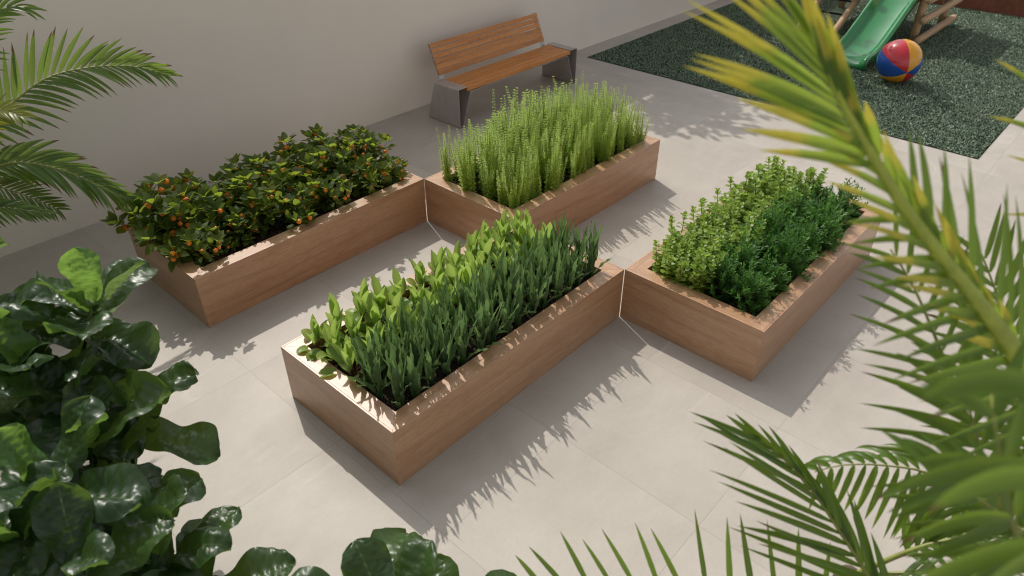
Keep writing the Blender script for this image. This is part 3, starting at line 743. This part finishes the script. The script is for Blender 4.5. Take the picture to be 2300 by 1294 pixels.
# ------------------------------------------------------------------ palms
def spline(pts, s):
    k = s * (len(pts) - 1); i = min(int(k), len(pts) - 2); f = k - i
    q = [V(pts[max(0, min(len(pts) - 1, i + j))]) for j in (-1, 0, 1, 2)]
    return .5 * ((2 * q[1]) + (q[2] - q[0]) * f + (2 * q[0] - 5 * q[1] + 4 * q[2] - q[3]) * f * f + (3 * q[1] - q[0] - 3 * q[2] + q[3]) * f ** 3)
def frond(parent, pts, L=.27, W=.030, n=36, start=.18, a0=62, a1=22, dih=28, sag=.5, up=None, rr=.011, mat='palm', curl=.1, lr=(1, 1), label=None, fold=.35, droop=None, jit=5, rmat='rachis', rtap=.82):
    org = parent.location; pts = [V(p) - org for p in pts]
    sm = [spline(pts, i / 40) for i in range(41)]
    # resample by arc length
    acc = [0]
    for i in range(40): acc.append(acc[-1] + (sm[i + 1] - sm[i]).length)
    def pos(s):
        d = s * acc[-1]
        for i in range(40):
            if d <= acc[i + 1]: return sm[i].lerp(sm[i + 1], (d - acc[i]) / max(1e-6, acc[i + 1] - acc[i]))
        return sm[-1]
    g = MB(); up = V(up) if up else UP
    for i in range(n):
        s = start + (1 - start) * (i + .5) / n; p = pos(s); T = (pos(min(1, s + .02)) - pos(max(0, s - .02))).normalized()
        S = T.cross(up)
        S.normalize(); Nn = S.cross(T)
        x = (s - start) / (1 - start); ll = L * (.55 + .45 * min(1, x / .25)) * (1 - .55 * max(0, (x - .45) / .55) ** 1.5)
        for sgn, lm in ((1, lr[0]), (-1, lr[1])):
            if lm == 0: continue
            pk = (lambda v: v[0 if sgn > 0 else 1] if isinstance(v, tuple) else v)
            al = R_(pk(a0) + (pk(a1) - pk(a0)) * x + ru(-jit, jit)); di = R_(pk(dih) + ru(-9, 9))
            d = T * math.cos(al) + (S * sgn * math.cos(di) + Nn * math.sin(di)) * math.sin(al)
            fn = Nn * math.cos(di) - S * sgn * math.sin(di) + T * .1
            leaf(g, p + d * rr * .5, d, fn, ll * lm * ru(.9, 1.08), W * ru(.85, 1.1) * (1 - .3 * x), LEAFLET, 9, 2, pk(curl) + ru(-.1, .15), fold * ru(.7, 1.3), 0, sag=pk(sag) * ru(.75, 1.3))
    f = g.build('frond', M[mat], parent, True)
    if label: f['label'] = label
    r = MB(); m = 24; r.tube([pos(i / m) for i in range(m + 1)], [rr * (1 - rtap * i / m) for i in range(m + 1)], 8); r.build('rachis', M[rmat], f, True)
    return f
def trunk(parent, base, top, r):
    g = MB(); b, tp = V(base) - parent.location, V(top) - parent.location; n = 26
    g.tube([b.lerp(tp, i / n) for i in range(n + 1)], [r * (1 - .25 * i / n) * (1.07 if i % 2 else .96) for i in range(n + 1)], 14)
    return g.build('trunk', M['bark'], parent, True)

# left palm, its trunk just outside the view by the wall
random.seed(21)
LP = (-1.22, 2.02, 0); c = V((-1.15, 2.03, .98))
t = thing('palm', 'palm leaning in from the left edge in front of the wall', 'palm', LP); trunk(t, LP, c, .07)
q = lambda x, y, Y=2.1: aty(x, y, Y)
frond(t, [c, V((-.80, 2.07, 1.24)), q(0, 255), q(100, 178), q(200, 152), q(300, 150), q(372, 168)], L=.31, W=.040, n=32, start=.26, a0=60, a1=20, dih=(14, 24), sag=(.6, .35), lr=(1.0, 1.12), up=(-.1, -.75, .65), mat='palmleft')
frond(t, [c, V((-.85, 1.98, 1.10)), q(0, 372, 1.95), q(60, 366, 1.9), q(150, 386, 1.85), q(210, 413, 1.8), q(262, 437, 1.78), q(312, 452, 1.75)], L=.28, W=.040, n=30, start=.30, a0=50, a1=16, dih=14, sag=.6, up=(.1, -.7, .7), mat='palmleft')
frond(t, [c, V((-.95, 2.2, 1.2)), q(-60, 395, 2.3), q(0, 420, 2.3), q(60, 440, 2.3), q(130, 470, 2.3)], L=.24, n=30, start=.25, a0=70, a1=30, dih=15, sag=.3, up=(0, -.8, .6))
frond(t, [c, V((-1.1, 1.95, 1.4)), q(-90, 160, 1.9), q(-40, 60, 1.85), q(10, 18, 1.8), q(60, 20, 1.75)], L=.24, n=32, start=.2, a0=65, a1=18, dih=5, sag=.5, up=(0, -.7, .7))
frond(t, [c, V((-1.0, 1.7, 1.35)), q(-80, 330, 1.5), q(-30, 265, 1.4), q(10, 250, 1.3), q(50, 262, 1.2)], L=.20, n=30, start=.25, a0=60, a1=22, dih=10, sag=.5, mat='palmlit', up=(0, -.7, .7))
frond(t, [c, V((-1.0, 1.75, 1.0)), q(-90, 470, 1.5), q(-30, 470, 1.4), q(20, 468, 1.35), q(100, 478, 1.3)], L=.17, n=30, start=.25, a0=55, a1=18, dih=5, sag=.6, up=(0, -.6, .75))
for a, e, ln in ((2.4, .9, 1.0), (3.3, .7, 1.1), (4.3, .8, 1.0), (5.1, 1.0, .95), (1.5, 1.1, .8)):
    d = dirv(a, 0); frond(t, [c, c + d * .25 * ln + UP * .38 * e, c + d * .6 * ln + UP * .55 * e, c + d * .95 * ln + UP * .42 * e], L=.25, n=28, start=.2, sag=.6)

# unseen palm copies added past the left edge to darken that side
for x, y, rz, sc, lab in ((-2.2, 1.25, 1.9, 1.25, 'unseen taller palm added for shade at the far left, second from the wall'), (-2.75, 2.35, 3.6, 1.35, 'unseen tallest palm added for shade in the corner by the wall'), (-3.2, .55, 4.9, 1.3, 'unseen tall palm added for shade farthest left of the planters')):
    dup(t, (x, y, 0), rz, lab, sc=sc)

# right palms close to the camera
random.seed(22)
RP = (.55, -3.75, 0); c = V((.48, -3.55, 1.55))
t = thing('palm', 'blurred yellow green palm filling the right side close to the camera', 'palm', RP, group='palms beside the camera'); trunk(t, RP, c, .09)
tc_ = FWD * -1
A = [c, at(2440, 1010, 1.50), at(2330, 860, 1.40), at(2215, 705, 1.33), at(2120, 585, 1.28), at(2020, 450, 1.24), at(1945, 325, 1.20), at(1880, 205, 1.17), at(1835, 95, 1.16)]
frond(t, A, L=.31, W=.023, n=13, start=.845, a0=(12, 40), a1=(6, 10), dih=(35, 5), sag=(.05, .12), up=tc_ + V((.0, .5, .3)), rr=.036, rmat='goldrachis', rtap=.85, mat='palmgold', lr=(.6, 1.0), label='thick yellow green frond with sunlit gold leaflet tips', jit=4)
Am = A[:7]
frond(t, Am, L=.21, W=.022, n=12, start=.60, a0=(16, 24), a1=(10, 26), dih=(25, 8), sag=(.05, .15), up=tc_ + V((.0, .5, .3)), rr=.012, rmat='goldrachis', mat='palmgold', lr=(.9, 1.0))
A2 = [c, at(2450, 1030, 1.53), at(2345, 880, 1.43), at(2230, 722, 1.35), at(2135, 602, 1.30), at(2040, 470, 1.26)]
frond(t, A2, L=.31, W=.024, n=17, start=.34, a0=(50, 56), a1=(30, 40), dih=(6, 4), sag=(.10, .3), up=tc_ + V((.0, .5, .3)), rr=.010, lr=(1.0, .85))
Bf = [c, at(2420, 1330, 1.85), at(2300, 1230, 1.80), at(2220, 1080, 1.76), at(2170, 930, 1.74), at(2110, 780, 1.72), at(2055, 650, 1.71), at(2000, 560, 1.70)]
frond(t, Bf, L=.31, W=.022, n=21, start=.20, a0=66, a1=34, dih=6, sag=(.25, .22), up=tc_ + V((0, .3, .4)), rr=.012, curl=-.1)
E1 = [c, at(2480, 1420, 1.0), at(2400, 1300, .84), at(2365, 1150, .77), at(2350, 1000, .74), at(2335, 860, .73), at(2320, 760, .73)]
frond(t, E1, L=.20, W=.040, n=8, start=.52, a0=(40, 84), a1=(20, 58), dih=(6, 2), sag=(.5, 1.3), up=tc_ + V((0, .2, .3)), rr=.008, lr=(.5, 1.0), curl=-.2)
E3 = [c, at(2470, 1500, 1.2), at(2420, 1400, .98), at(2390, 1250, .90), at(2375, 1100, .88), at(2365, 960, .87), at(2355, 820, .86)]
frond(t, E3, L=.27, W=.042, n=9, start=.48, a0=(40, 80), a1=(20, 60), dih=(6, -6), sag=(.5, 1.1), up=tc_ + V((0, .2, .3)), rr=.008, lr=(.5, 1.0), curl=-.2)
E2 = [c, at(2470, 1500, 1.3), at(2380, 1380, 1.12), at(2300, 1240, 1.06), at(2260, 1100, 1.03), at(2240, 980, 1.02), at(2225, 880, 1.02)]
frond(t, E2, L=.23, W=.034, n=11, start=.42, a0=(50, 74), a1=(20, 42), dih=(6, 4), sag=(.6, 1.0), up=tc_ + V((0, .2, .4)), rr=.009, curl=-.15)
H1 = [c, at(2430, 1230, 2.0), at(2350, 1020, 1.98), at(2290, 840, 1.96), at(2245, 680, 1.95), at(2205, 570, 1.95)]
frond(t, H1, L=.32, W=.030, n=22, start=.25, a0=64, a1=30, dih=8, sag=.3, up=tc_ + V((0, .3, .4)), rr=.012)
H2 = [c, at(2440, 1330, 1.55), at(2340, 1230, 1.46), at(2240, 1150, 1.42), at(2150, 1090, 1.40), at(2080, 1060, 1.40)]
frond(t, H2, L=.25, W=.036, n=15, start=.25, a0=60, a1=25, dih=6, sag=.7, up=tc_ + V((0, .3, .4)), rr=.010)
H3 = [c, at(2470, 1450, 1.7), at(2370, 1330, 1.62), at(2280, 1200, 1.58), at(2220, 1060, 1.56), at(2180, 930, 1.55), at(2150, 820, 1.55)]
frond(t, H3, L=.28, W=.036, n=18, start=.2, a0=66, a1=28, dih=4, sag=.5, up=tc_ + V((0, .3, .4)), rr=.012)
Ff = [c, at(2560, 700, 1.5), at(2500, 560, 1.45), at(2430, 430, 1.42), at(2370, 300, 1.40), at(2330, 160, 1.38)]
frond(t, Ff, L=.22, W=.018, n=9, start=.3, a0=58, a1=30, dih=4, sag=.2, up=tc_ + V((0, .3, .3)), rr=.010, mat='palmgold')
for a, e, ln in ((5.2, .8, 1.2), (4.3, .7, 1.2), (.2, .8, 1.1)):
    d = dirv(a, 0); frond(t, [c, c + d * .3 * ln + UP * .35 * e, c + d * .7 * ln + UP * .5 * e, c + d * 1.1 * ln + UP * .3 * e], L=.3, n=26, start=.2, sag=.5)
random.seed(23)
RP2 = (.62, -2.98, 0); c = V((.42, -3.02, .80))
t = thing('palm', 'low green palm with fanned fronds at the bottom right corner', 'palm', RP2, group='palms beside the camera'); trunk(t, RP2, c, .06)
Cf = [c, at(2010, 1400, 2.14), at(1960, 1310, 2.12), at(1890, 1200, 2.10), at(1830, 1110, 2.08), at(1770, 1040, 2.07), at(1700, 985, 2.06)]
frond(t, Cf, L=.52, W=.027, n=22, start=.14, a0=(20, 50), a1=(6, 16), dih=(50, 8), sag=(.5, .10), up=tc_ + V((.3, .2, .5)), rr=.011, lr=(.5, 1.0), curl=(.4, -.14))
Df = [c, at(1960, 1420, 2.3), at(1800, 1372, 2.28), at(1640, 1345, 2.27), at(1480, 1325, 2.27), at(1330, 1318, 2.26), at(1190, 1318, 2.25)]
frond(t, Df, L=.30, W=.024, n=15, start=.15, a0=80, a1=52, dih=18, sag=.05, up=tc_ + V((0, .1, .3)), rr=.009, curl=-.25, jit=9)
Gf = [c, at(2200, 1260, 2.3), at(2170, 1130, 2.28), at(2090, 1065, 2.24), at(1980, 1045, 2.2), at(1890, 1045, 2.17), at(1830, 1060, 2.15)]
frond(t, Gf, L=.26, W=.032, n=22, start=.28, a0=(60, 72), a1=(40, 50), dih=(-5, -10), sag=(2.2, 2.6), up=tc_ + V((0, .1, .9)), rr=.009, lr=(.7, 1.0))
for a, e, ln in ((4.4, .8, .9), (5.4, .7, .9), (3.6, .5, .8)):
    d = dirv(a, 0); frond(t, [c, c + d * .25 * ln + UP * .3 * e, c + d * .6 * ln + UP * .4 * e, c + d * .95 * ln + UP * .2 * e], L=.26, n=24, start=.2, sag=.5)

# ------------------------------------------------------------------ fiddle-leaf figs in the near left corner
g = MB(); g.add([(-3.4, -2.4, .004), (-1.12, -2.4, .004), (-1.12, .55, .004), (-3.4, .55, .004)], [(0, 1, 2, 3)])
tag(g.build('soil_bed', M['soil']), 'dark soil under the fig shrubs', 'soil bed', kind='structure')
def whorl(fo, lit_fo, p, d, n, Lm, phase, sunlit=1, spread=(72, 5)):
    """leaves spiralling down from a shoot tip"""
    for q in range(n):
        x = q / max(1, n - 1); a = phase + q * 2.4 + ru(-.2, .2); el = R_(spread[0] + (spread[1] - spread[0]) * x ** .8 + ru(-10, 10))
        b = p - d * (.20 * x * Lm / .33); h = dirv(a, el); nrm = UP * math.cos(el) - dirv(a, 0) * math.sin(el)
        Lq = Lm * ru(.85, 1.1) * (.72 + .28 * min(1, q / 3)); bb = b + h * .02
        Lq *= 1.16
        leaf(lit_fo if q < sunlit else fo, bb, h, nrm, Lq, Lq * ru(.56, .70), FIDDLE, 54, 8, ru(-.1, .9) + .3 * x, ru(.05, .35), ru(.04, .075), ru(1.4, 2.4), .085, 8, und=.30, sag=ru(.1, .4))
def fig(label, base, shoots, seed):
    random.seed(seed)
    t = thing('fiddle_leaf_fig', label, 'fig shrub', base, group='fiddle-leaf figs in the near left corner'); B = V(base)
    fo, lit_fo, st = MB(), MB(), MB()
    for (p, n, Lm, ph, lit_n) in shoots:
        p = V(p) - B; b = V((ru(-.05, .05), ru(-.05, .05), 0)); mid = b.lerp(p, .55) + V((ru(-.05, .05), ru(-.05, .05), .03))
        d = (p - mid).normalized(); whorl(fo, lit_fo, p, d, n, Lm, ph, lit_n)
        st.tube([b, b.lerp(mid, .5), mid, mid.lerp(p, .6), p], [.016, .014, .011, .008, .005], 8)
    fo.build('foliage', M['fig'], t, True)
    if lit_fo.v: lit_fo.build('sunlit_leaves', M['figlit'], t, True)
    st.build('stem', M['darkstem'], t, True)
    return t
fig('tall fiddle-leaf fig with a bright sunlit leaf on top, left edge', (-1.20, .12, 0), [(at(215, 690, 2.95), 9, .33, 1.0, 1), (at(60, 830, 2.9), 9, .33, 2.2, 1), (at(-40, 680, 3.0), 8, .32, .4, 0)], 71)
fig('fiddle-leaf fig reaching over the sunny paving with a bright leaf at its tip', (-1.16, -.35, 0), [(at(290, 915, 3.05), 9, .30, 1.0, 1), (at(150, 900, 2.9), 9, .33, 3.3, 0), (at(210, 1010, 2.75), 9, .32, 5.0, 1), (at(255, 1095, 3.1), 7, .30, .3, 0)], 72)
fig('dense fiddle-leaf fig of broad dark leaves in the bottom left corner', (-1.30, -.85, 0), [(at(110, 1090, 2.5), 9, .31, 2.0, 1), (at(275, 1195, 2.6), 9, .32, .8, 0), (at(30, 1230, 2.4), 9, .31, 4.0, 1), (at(180, 1290, 2.3), 8, .30, 5.2, 0)], 73)
fig('fiddle-leaf fig with upright pointed leaves along the bottom edge', (-.98, -1.12, 0), [(at(360, 1255, 2.75), 9, .30, .6, 2), (at(440, 1350, 2.7), 7, .27, 2.5, 1)], 74)
fig('low fiddle-leaf fig with one broad glossy leaf at the bottom centre', (-.60, -1.75, 0), [(at(862, 1378, 2.45), 8, .33, 1.3, 0), (at(1050, 1390, 2.5), 6, .27, 2.9, 0)], 75)
src = [o for o in COL.objects if o.name == 'fiddle_leaf_fig'][0]  # unseen fig copies, added to darken the left side
for x, y, rz, sc, lab in ((-2.0, .5, 2.0, 1.15, 'unseen fiddle-leaf fig added for shade behind the tall one, outermost on the left'), (-1.95, -.35, 4.0, 1.1, 'unseen fiddle-leaf fig added for shade in the second row of the soil bed'), (-2.6, .1, .8, 1.3, 'unseen large fiddle-leaf fig added for shade farthest back in the soil bed')):
    dup(src, (x, y, 0), rz, lab, sc=sc)
random.seed(31)  # unseen leaf mass added to block sky light from the left
t = thing('shade_hedge', 'unseen leaf screen added to shade the left side', 'shade_hedge', (-3.9, .2, 0)); g, b_ = MB(), MB()
for q in range(7000):
    p = V((ru(-.35, .35), ru(-2.8, 2.8), ru(.05, 2.3)))
    leaf(g, p, dirv(ru(0, 6.28), ru(-.6, .9)), UP + V((ru(-.9, .9), ru(-.9, .9), 0)), ru(.09, .15), ru(.06, .09), OVATE, 2, 2, ru(0, .6), .1)
for q in range(12): b_.tube([(ru(-.1, .1), -2.6 + .47 * q, 0), (ru(-.15, .15), -2.6 + .47 * q, 1.1), (ru(-.2, .2), -2.6 + .47 * q + ru(-.15, .15), 2.1)], [.03, .022, .008], 6)
g.build('foliage', M['canopy'], t, True); b_.build('stems', M['bark'], t, True)
